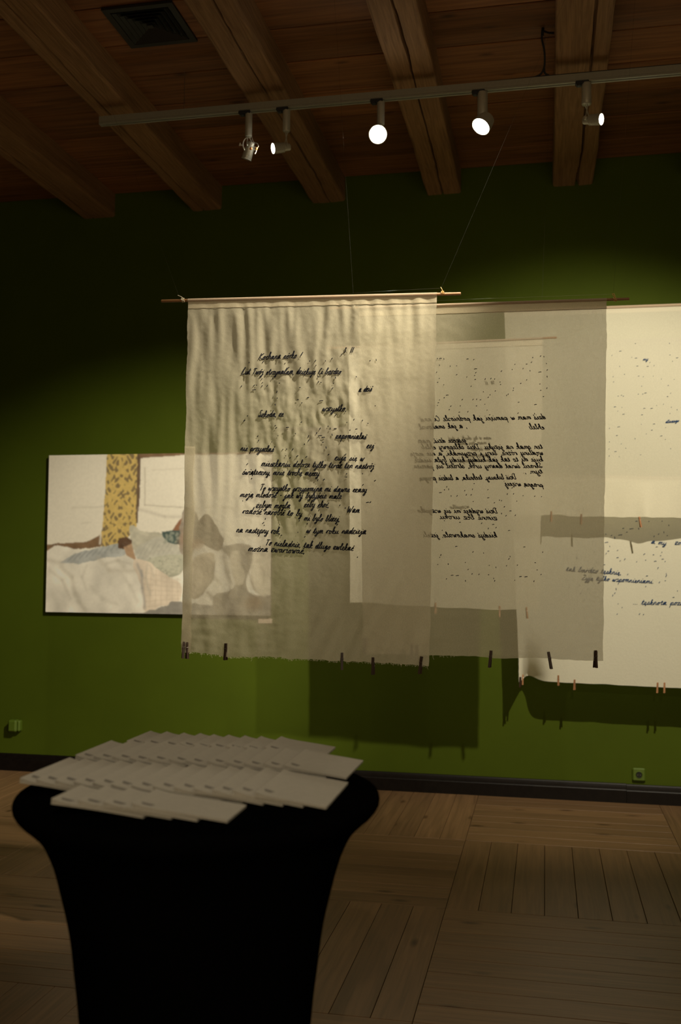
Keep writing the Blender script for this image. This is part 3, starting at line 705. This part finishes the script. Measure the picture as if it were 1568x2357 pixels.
zc_ = [(408,40,5),(1200,46,5),(603,104),(728,116),(230,140),(217,168),(192,250),(315,245),(515,227),(545,308),(593,360),(672,366),(785,370),(793,262),(870,283),(993,265),(1033,157),(1020,185),(1120,257),(1327,230),(1350,313),(1413,106),(1395,366),(360,376,6),(420,380,7),(1155,391,6),(1220,393,7),(295,418),(515,440),(845,412),(856,440),(1090,433),(1313,445)]
mb = MB(); yarn(mb, stitches(za, 940, 780, 4.612, 2, 4)+stitches(zb, 940, 1080, 4.612, 2, 4)+stitches(zc_, 970, 1250, 5.058, 2, 4), Y2, d2, .0014, .0022)
o = mb.obj('loose_stitches', M_thread, c2); o['kind'] = 'stuff'

# --- third sheet
Y3 = 6.2
def d3(x, z): return max(0, min(1, (2.98-z)/.06))*(.006*n3(x*7, z*1.2, 2)+.002*n3(x*20, z*3, 6))
s3, c3, S3 = sheet('sheer sheet with a peach rod hanging lower behind, seen through the two front sheets', Y3,
    [(803, 799), (1250, 781), (1243, 1408), (806, 1387)], [(752, 802), (1282, 777)], d3, M_cloth3, 90, 120, lambda u: .012*n3(u*5, 5)+.02*max(0, u-.93)*8, rod_r=.0062)
nylon(s3, [(1245, 778), (1250, 640)], Y3, to_ceiling=True); nylon(s3, [(805, 798), (800, 640)], Y3, to_ceiling=True)
T3 = [("mam w tej chwili, a dziś", 1131, 1011, 1034, 1013), ("i mam ten smak", 1129, 1022, 1052, 1024), ("na święta", 1128, 1036, 1085, 1037), ("siedzę sama", 1129, 1050, 1070, 1052), ("mam nadzieję", 1128, 1062, 1060, 1064), ("wszystko", 1081, 1169, 1037, 1171), ("18 II", 1140, 884, 1118, 886)]
lines(c3, T3, Y3, d3, 4.6, .0016, M_thread, True)

# --- two sheets close to the wall
Y4 = 6.66
def d4(x, z): return max(0, min(1, (2.15-z)/.25))*(.035*n3(x*6, 9)-.04*math.exp(-((x-.64)/.05)**2))+ max(0, min(1, (3.28-z)/.05))*(.004*n3(x*5, z*1.5, 4)+.0012*n3(x*16, z*5, 6))
s4, c4, S4 = sheet('upper cream sheet near the green wall at the right, with tiny blue stitches', Y4,
    [(1161, 717), (1600, 701), (1600, 1192), (1178, 1186)], [(1118, 718), (1640, 699)], d4, M_cloth4, 100, 120,
    lambda u: .012*n3(u*6+3, 5)+.006*n3(u*17, 3), rod_r=.0085, seam=False)
nylon(s4, [(1152, 712), (1140, 660)], Y4, to_ceiling=True); nylon(s4, [(1612, 700), (1616, 600)], Y4, to_ceiling=True)
lines(c4, [("dlaczego", 1532, 974, 1563, 971), ("my", 1480, 830, 1492, 829)], Y4, d4, 3.6, .0017, M_blue)
zd = [(410,62),(848,60),(215,160,5),(108,215),(362,240),(417,250,5),(855,210),(947,247,5),(888,292),(598,305),(435,352,4),(568,357,4),(650,347),(205,357),(268,460),(123,490),(452,482),(512,490),(641,483),(910,525),(127,557),(745,520),(490,612),(833,603),(540,700,5),(187,740),(230,730),(255,742),(447,717),(505,713),(865,703),(825,747),(145,880,5),(237,885),(525,900,5),(620,900,5),(682,860),(773,845),(180,935),(255,975,5),(495,982,4),(875,885),(948,918),(857,965),(485,1105),(650,1100,5),(800,1148),(193,1138,6),(75,1155),(622,1180,4),(550,1230),(743,1255,5),(795,1300),(405,1290),(170,1250,4),(75,1330),(227,1358),(285,1413),(153,1457,5),(68,1425),(200,1522),(72,1513),(477,1498),(865,1420)]
mb = MB(); yarn(mb, stitches(zd, 1390, 780, 5.612, 1.5, 3), Y4, d4, .0013)
o = mb.obj('loose_stitches', M_blue, c4); o['kind'] = 'stuff'

Y5 = 6.85
def d5(x, z):
    g = .17*math.exp(-((x+.125)/(.018 if x < -.125 else .085))**2)*max(0, min(1, (1.2-z)/.34))**2
    return g+ max(0, min(1, (2.19-z)/.05))*(.003*n3(x*5, z*1.5, 14)+.001*n3(x*16, z*5, 16))
s5, c5, S5 = sheet('lower cream sheet against the green wall at the right, with blue handwriting', Y5,
    [(1178, 1092), (1600, 1102), (1600, 1583), (1195, 1566)], [(1150, 1091), (1640, 1103)], d5, M_cloth5, 100, 120,
    lambda u: .014*math.exp(-((u-.06)/.05)**2)-.018*max(0, .03-u)*30-.008*(u-.1)+.004*n3(u*9, 5), rod_r=.0085, seam=False)
nylon(s5, [(1185, 1090), (1185, 960)], Y5, to_ceiling=True); nylon(s5, [(1610, 1100), (1612, 960)], Y5, to_ceiling=True)
lines(c5, [("tak bardzo tęsknię,", 1303, 1314, 1431, 1323), ("Żyję tylko wspomnieniami.", 1339, 1334, 1505, 1343), ("... tęsknota pozostała", 1457, 1391, 1610, 1393), ("a my", 1499, 1251, 1534, 1254), ("zostałyśmy", 1554, 1253, 1620, 1256)], Y5, d5, 5.6, .0021, M_blue)
ze = [(590,280),(665,297),(707,325),(778,290,9),(925,210,9),(990,112,5),(818,205),(865,255),(1018,208),(1152,115),(1322,112),(1410,165),(1345,255),(1278,280),(1217,308),(1388,300),(600,387,8),(643,437),(625,500),(595,530),(743,490),(743,585,5),(838,607),(778,627),(993,638),(1110,617),(1090,540),(1210,548),(1233,632,6),(1303,560),(1330,605,5),(1362,635),(1252,445),(1320,515),(570,677),(875,803),(1125,822),(1378,800),(1375,825),(1365,883),(1288,905),(1270,720),(725,990),(710,1045),(680,1075),(752,1185),(803,1230),(740,1318),(1030,1315),(1080,1322),(1520,1015),(1470,1100),(1110,960),(445,510),(215,590),(250,950),(120,970),(265,1045),(310,1135)]
mb = MB(); yarn(mb, stitches(ze, 1290, 1180, 5.64, 2, 5), Y5, d5, .0018)
o = mb.obj('loose_stitches', M_blue, c5); o['kind'] = 'stuff'

# ------------------------------------------------------------------ clothespins
def pin_proto(mat, name):
    t = thing(name, 'clothespin', 'clothespin', (0, 0, 0))
    for s in (-1, 1):
        vs = []
        for z, y0, y1 in ((.034, .0006, .0055), (.026, .0004, .0062), (.010, .0008, .0062), (.0, .0012, .0066), (-.034, .0058, .0098)):
            for x in (-.0048, .0048): vs += [(x, s*y0, z), (x, s*y1, z)]
        fs = []
        for i in range(4):
            a, b = i*4, i*4+4; fs += [(a, a+1, b+1, b), (a+2, b+2, b+3, a+3), (a, b, b+2, a+2), (a+1, a+3, b+3, b+1)]
        fs += [(0, 2, 3, 1), (16, 17, 19, 18)]
        MB().add(vs, fs).obj('prong', mat, t)
    mb = MB(); pts = []
    for k in range(37): a = k*.7; pts.append(Vector(((k-18)*.0003, math.cos(a)*.0032, .002+math.sin(a)*.0032)))
    mb.tube(pts, .0007, 4); mb.tube([(-.006, 0, .002), (-.0062, -.006, .012), (.0062, -.007, .013), (.006, 0, .002)], .0007, 4)
    mb.obj('spring', M_steel, t); return t
PD = pin_proto(M_pind, 'clothespin'); PW = pin_proto(M_pinw, 'clothespin'); used = {0: False, 1: False}
PINS = [  # px, py (centre), Y, tilt, twist, dark, label, group
 (423,1496,Y1,.06,.5,1,'first dark clothespin from the left on the foremost sheet hem, at the very corner'),
 (431,1497,Y1,.0,.75,1,'second dark clothespin from the left on the foremost sheet, beside the corner one'),
 (520,1500,Y1,.03,.3,1,'lone dark clothespin on the foremost sheet hem below the painting'),
 (787,1522,Y1,.0,.25,1,'dark clothespin on the foremost sheet hem, fourth from its left end'),
 (859,1533,Y1,.0,.2,1,'dark clothespin on the foremost sheet hem, fifth from its left end'),
 (969,1531,Y1,.12,.3,1,'dark clothespin near the right corner of the foremost sheet'),
 (841,1487,Y2,.0,.3,1,'clothespin showing faintly through the front sheet at the second sheet left corner'),
 (948,1501,Y2,.02,.3,1,'left of two clothespins showing faintly through the foremost sheet near its right corner'),
 (960,1503,Y2,.0,.3,1,'right of two clothespins showing faintly through the foremost sheet near its right corner'),
 (1129,1517,Y2,.1,.2,1,'dark clothespin on the second sheet hem above the dark wall shadow'),
 (1266,1520,Y2,-.17,.2,1,'dark tilted clothespin on the second sheet hem, leaning to the right'),
 (1371,1517,Y2,.02,.65,1,'dark clothespin with split legs at the right corner of the second sheet'),
 (1003,1400,Y3,.0,.3,0,'leftmost visible clothespin of the low back sheet, blurred behind the second sheet'),
 (1150,1407,Y3,.03,.3,0,'middle clothespin of the low back sheet, blurred behind the second sheet'),
 (1213,1411,Y3,-.1,.3,0,'right clothespin of the low back sheet, blurred behind the second sheet'),
 (1269,1189,Y4,.0,.3,0,'left faint clothespin on the upper cream sheet hem, seen through the second sheet'),
 (1338,1195,Y4,.0,.3,0,'right faint clothespin on the upper cream sheet hem, seen through the second sheet'),
 (1473,1202,Y4,-.16,.3,0,'orange brown clothespin on the upper cream sheet hem, standing in clear view'),
 (1203,1565,Y5,.06,.3,0,'light wooden clothespin at the left corner of the lower cream sheet'),
 (1198,1570,Y5,.03,.4,1,'dark clothespin just left of the light one at the lower cream sheet corner'),
 (1286,1566,Y5,.0,.3,0,'light wooden clothespin on the lower cream sheet, left of a close neighbour'),
 (1323,1576,Y5,.04,.4,0,'light wooden clothespin on the lower cream sheet, hanging lowest of the left three'),
 (1514,1583,Y5,.06,.3,0,'left of the paired light clothespins at the right end of the lower cream sheet'),
 (1530,1583,Y5,.03,.3,0,'right of the paired light clothespins at the right end of the lower cream sheet'),
]
DSP = {Y1: d1, Y2: d2, Y3: d3, Y4: d4, Y5: d5}
for px, py, Y, tilt, tw, dark, lab in PINS:
    src = PD if dark else PW; p = P(px, py, Y); p.y += DSP[Y](p.x, p.z+.02)
    if not used[dark]: o = src; used[dark] = True
    else: o = dup(src)
    o.location = p; o.rotation_euler = Matrix.Rotation(tilt, 3, 'Y').to_4x4().to_euler(); o.rotation_euler.z = tw*random.choice((-1, 1))
    tag(o, lab, 'clothespin', 'clothespins on the sheet hems')

# ------------------------------------------------------------------ lighting track with spotlights
YT = 5.4; ZT = 4.235
xa = P(232, 278, YT).x; xb = 3.2
t = thing('lighting_track', 'long grey lighting track hung on thin wires under the beams', 'track', ((xa+xb)/2, YT, ZT))
mb = MB(); w = .036
prof = [(-w/2, .024), (-w/2, -.012), (-w/2+.003, -.013), (-w/2+.003, -.017), (-w/2-.0005, -.018), (-w/2-.0005, -.024), (-.006, -.024), (-.006, .0), (.006, .0), (.006, -.024), (w/2, -.024), (w/2, .024)]
m = len(prof); vs = [(x, YT+a, ZT+z) for x in (xa, xb) for a, z in prof]
mb.add(vs, [(k, (k+1) % m, m+(k+1) % m, m+k) for k in range(m)]+[tuple(range(m-1, -1, -1)), tuple(range(m, 2*m))]); mb.obj('rail', M_alu, t)
MB().box((xa-.0015, YT, ZT), (.003, .038, .05)).obj('end_cap', M_alu, t)
xj = P(1040, 208, YT).x; MB().bbox((xj, YT-w/2-.001, ZT-.019), (.03, .004, .008), .001).obj('joint_clip', M_alu, t)
for px in (424, 1255): 
    x = P(px, 250, YT).x; MB().tube([(x, YT, ZT+.024), (x, YT, CEIL)], .0014, 6).obj('suspension_wire', M_steel, t)
mb = MB()
pts = [(.055, 5.28, 4.44), (.03, 5.30, 4.455), (.0, 5.31, 4.47), (-.005, 5.33, 4.44), (.008, 5.36, 4.38), (.005, 5.39, 4.31), (-.03, YT, 4.272), (-.12, YT, 4.266), (-.30, YT, 4.264)]
mb.tube(catmull([tuple(p) for p in pts], 5), .0055, 8); mb.tube([(.0, 5.31, 4.49), (-.004, 5.315, 4.45)], .008, 6)
mb.tube(catmull([(.005, 5.39, 4.31), (.03, YT, 4.272), (.2, YT, 4.266), (2.6, YT, 4.266)], 5), .0055, 8)
tag(mb.obj('power_cable', M_cable, None, True), 'black power cable looping from the beam down onto the lighting track', 'cable')

def lamp(label, px, tpy, bpy_, wpx, head, d, kind, lit, watts=0, cone=60, hr=.031, hl=.105, hc=None, name='track_spotlight'):
    x = P(px, tpy, YT).x; zt = ZT-.022; zb = P(px, bpy_, YT).z; r = wpx/2*YT/FPX
    t = thing(name, label, 'spotlight', (x, YT, zt), 'track spotlights')
    MB().bbox((x-.022, YT-.004, zt-.004), (.072, .036, .02), .004).bbox((x-.038, YT-.006, zt-.016), (.026, .03, .012), .003).obj('adapter', M_lampd, t)
    MB().lathe([(0, r*.96), (.003, r), (zt-zb-.003, r), (zt-zb, r*.95)], (x, YT, zt-.006), (0, 0, -1), 28).obj('gear_housing', M_lampg, t, True)
    d = Vector(d).normalized(); hb = Vector(hc) if hc else P(head[0], head[1], YT)          # centre of the head
    back = hb-d*hl*.5; front = hb+d*hl*.5
    if kind == 'dish':
        prof = [(0, hr*.78), (.004, hr*.84), (hl*.5, hr*.95), (hl-.004, hr), (hl, hr*1.0), (hl, hr*.94), (hl-.012, hr*.90)]
    else:
        prof = [(0, hr*.55), (.004, hr*.66), (hl*.32, hr*.68), (hl*.34, hr*.80)]
        k = .36
        while k < .93:
            prof += [(hl*k, hr*(.84+.16*k)), (hl*(k+.035), hr*(.84+.16*k)), (hl*(k+.04), hr*(.74+.16*k)), (hl*(k+.06), hr*(.74+.16*k))]; k += .065
        prof += [(hl*.97, hr), (hl, hr), (hl, hr*.92), (hl-.006, hr*.9)]
    h = MB().lathe(prof, back, d, 32, False); h.lathe([(0, prof[0][1]), (.0005, prof[0][1])], back, d, 32); hd = h.obj('lamp_head', M_lampg, t, False)
    MB().lathe([(0, hr*.9), (.001, hr*.9)], front-d*.005, d, 32).obj('lens', M_on if lit else M_off, t)
    # yoke and swivel
    side = d.cross(Vector((0, 0, 1))).normalized(); top = Vector((x, YT, zb-.004)); piv = hb-d*hl*.25
    mb = MB()
    if kind == 'dish': mb.tube([top+Vector((0, 0, .01)), top, piv], .006, 8)
    else:
        for s in (-1, 1):
            e = piv+side*s*hr*.9; mb.tube([top+Vector((s*.004, 0, .006)), top+Vector((s*.006, 0, -.008)), e+Vector((0, 0, .012)), e], .0032, 6)
        mb.tube([piv-side*hr*.95, piv+side*hr*.95], .004, 8)
    mb.obj('yoke', M_lampg, t)
    if kind != 'dish': MB().lathe([(0, .010), (.002, .0115), (.010, .0115), (.012, .010)], piv+side*hr*.95, side, 14).obj('knob', M_lampg, t, True)
    if watts:
        lo = spot('lamp_light', front+d*.012, front+d*2, watts, cone, .7, .025)
    return t, hb, piv, side, d
L1 = lamp('unlit track spotlight with loose white wires and orange connectors, leftmost on the track', 573, 256, 312, 17, (573, 347), (-.36, .18, -.9), 'rib', False, hr=.030, hl=.10)
t, hb, piv, side, d = L1
mb = MB(); c = piv+Vector((-.01, -.03, .03))
mb.tube(catmull([tuple(P(x, y, YT-.045)) for x, y in ((577, 317), (566, 318), (560, 328), (560, 338), (563, 345))], 5), .0026, 6).obj('white_wire', M_wirew, t, True)
MB().tube(catmull([tuple(P(x, y, YT-.04)) for x, y in ((580, 316), (584, 328), (592, 330), (595, 337), (590, 342), (583, 339), (578, 336), (586, 327))], 5), .0015, 6).obj('white_wire', M_wirew, t, True)
MB().tube(catmull([tuple(P(x, y, YT-.04)) for x, y in ((591, 341), (590, 348), (587, 354))], 5), .0018, 6).obj('white_wire', M_wirew, t, True)
for x, y in ((577.5, 342), (590, 342)):
    q = P(x, y, YT-.047); MB().bbox(q, (.012, .010, .014), .002).obj('connector', M_orange, t)
q = P(553, 332, YT-.03); MB().box(q, (.014, .004, .016), taper=.4).box(q+Vector((.012, 0, -.006)), (.014, .004, .005)).obj('wing_screw', M_wirew, t)
lamp('small lit spotlight facing left, second from the left on the track', 660, 249, 300, 18, (648, 340), (-.80, -.52, -.24), 'rib', True, 30, 60)
lamp('blazing spotlight facing the viewer in the middle of the track', 877, 228, 285, 18, (870, 309), (.16, -.88, -.42), 'dish', True, 34, 95, hr=.052, hl=.09)
lamp('wide shaded lit spotlight aimed down, second from the right on the track', 1111, 205, 272, 24, (1114, 282), (-.42, -.44, -.80), 'dish', True, 26, 90, hr=.054, hl=.075)
lamp('lit spotlight turned to the right, in front of the cracked beam', 1350, 180, 238, 22, (1364, 276), (.88, -.44, -.20), 'rib', True, 40, 70)

# ------------------------------------------------------------------ tall table in a black stretch cover
TX, TY, TZ = -.735, 2.085, 1.115
t = thing('cocktail_table', 'tall round cocktail table in a black stretch cover, in the foreground', 'table', (TX, TY, 0))
prof = [(1.115, .0), (1.1155, .30), (1.115, .365), (1.112, .381), (1.105, .388), (1.09, .388), (1.075, .377), (1.06, .360), (1.03, .332), (.978, .307), (.91, .288), (.828, .269), (.737, .257), (.64, .246), (.5, .238), (.38, .242), (.25, .262), (.12, .300), (.04, .325), (.0, .330)]
mb = MB(); n = 72; vs = []
def smoothprof(pr):
    return catmull(pr, 3)
pr = smoothprof(prof)
for z, r in pr:
    for k in range(n):
        a = 2*math.pi*k/n; lob = max(0, (.5-z)/.5)**1.6*.09*math.cos(4*a+.7)
        vs.append((TX+(r*(1+lob))*math.cos(a), TY+(r*(1+lob))*math.sin(a), max(0.002, z)))
m = len(pr)
mb.add(vs, [(i*n+k, (i+1)*n+k, (i+1)*n+(k+1) % n, i*n+(k+1) % n) for i in range(m-1) for k in range(n)])
mb.obj('stretch_cover', M_black, t, True)
MB().lathe([(0, .37), (.02, .375), (.022, .37)], (TX, TY, 1.088), (0, 0, 1), 48).obj('tabletop', M_black, t)
mb = MB().tube([(TX, TY, .05), (TX, TY, 1.09)], .03, 12); mb.obj('column', M_lampd, t)
for k in range(4):
    a = math.pi/2*k-.175; MB().tube([(TX, TY, .08), (TX+.30*math.cos(a), TY+.30*math.sin(a), .02)], .02, 8).obj('foot', M_lampd, t)

# booklets, laid in four shingled rows; x0 start, dx step, y front edge
def booklet_proto(w, dpt, th=.0045, curl=.004):
    t = thing('booklet', 'booklet', 'booklet', (0, 0, 0)); n = 14
    def top(i, s): x = w*i/n; return x, curl*math.sin(math.pi*i/n)*.35+(s)
    def slab(z0, z1, ins):
        mb = MB(); vs = []
        for i in range(n+1):
            x, zz = top(i, 0); x = min(max(x, 0 if ins == 0 else ins*.2), w-ins)
            k0 = lift(x) if z0 > .002 else 0; k1 = lift(x) if z1 > .002 else 0
            vs += [(x, ins, zz+z0+k0), (x, dpt-ins, zz+z0+k0), (x, dpt-ins, zz+z1+k1), (x, ins, zz+z1+k1)]
        fs = [(i*4+a, i*4+(a+1) % 4, (i+1)*4+(a+1) % 4, (i+1)*4+a) for i in range(n) for a in range(4)]+[(0, 1, 2, 3), (n*4+3, n*4+2, n*4+1, n*4)]
        return mb.add(vs, fs)
    def lift(x): return .0065*math.exp(-x/.022)
    slab(0, .0006, 0).obj('back_cover', M_paper, t); slab(.0007, th-.0007, .0012).obj('page_block', M_pages, t)
    cv = slab(th-.0006, th, 0).obj('front_cover', M_paper, t)
    mb = MB()
    for k, (a, b) in enumerate(((.06, .20), (.08, .18))):
        y = dpt*(.17-.035*k); i0 = a*w; i1 = b*w
        mb.box(((i0+i1)/2, y, th+.0003+lift((i0+i1)/2)+curl*math.sin(math.pi*(i0+i1)/2/w)*.35), (i1-i0, .007, .0006), Matrix.Rotation(math.atan(lift((i0+i1)/2)/.022), 3, 'Y'))
    mb.obj('printed_title', M_ink, cv)
    return t
ORD = ['first', 'second', 'third', 'fourth', 'fifth', 'sixth', 'seventh', 'eighth', 'ninth', 'tenth', 'eleventh', 'twelfth', 'thirteenth']
ROWS = [('front', [125, 190, 250, 327], 1864, .192, .125, 1.812), ('second', [50, 83, 129, 175, 224, 275, 327, 382, 435, 487, 527, 570, 631], 1815, .148, .232, 1.962),
        ('third', [150, 198, 244, 287, 330, 387, 430, 490, 533, 575, 619, 671], 1770, .148, .205, 2.235), ('back', [287, 330, 385, 430, 455, 490, 525, 567, 628], 1728, .150, .16, 2.435)]
for rname, xs, ypx, w, dp, yf in ROWS:
    proto = booklet_proto(w, dp); n = len(xs)
    wx = [PZ(x, ypx, TZ+.004).x for x in xs]
    # keep the steps even enough for a booklet to lie on the one before it
    steps = [(wx[i+1]-wx[i]) for i in range(n-1)]
    th = .0046; z0 = TZ+.0015
    avg = sum(steps)/len(steps); ang = math.asin(min(.3, th/avg*1.02))
    for i in range(n):
        o = proto if i == 0 else dup(proto)
        x = wx[0]+avg*i+(wx[i]-wx[0]-avg*i)*.35
        # tilt: left edge rests on the booklets below, right edge on the table
        o.rotation_euler = (0, ang, random.uniform(-.012, .012))
        o.location = (x, yf+random.uniform(-.006, .006)+(-.010*i/n if rname in ('second',) else 0), z0+w*math.sin(ang)+.0006)
        tag(o, f'pale paper booklet, {ORD[i]} from the left in the {rname} row on the black table', 'booklet', 'booklets on the black table')
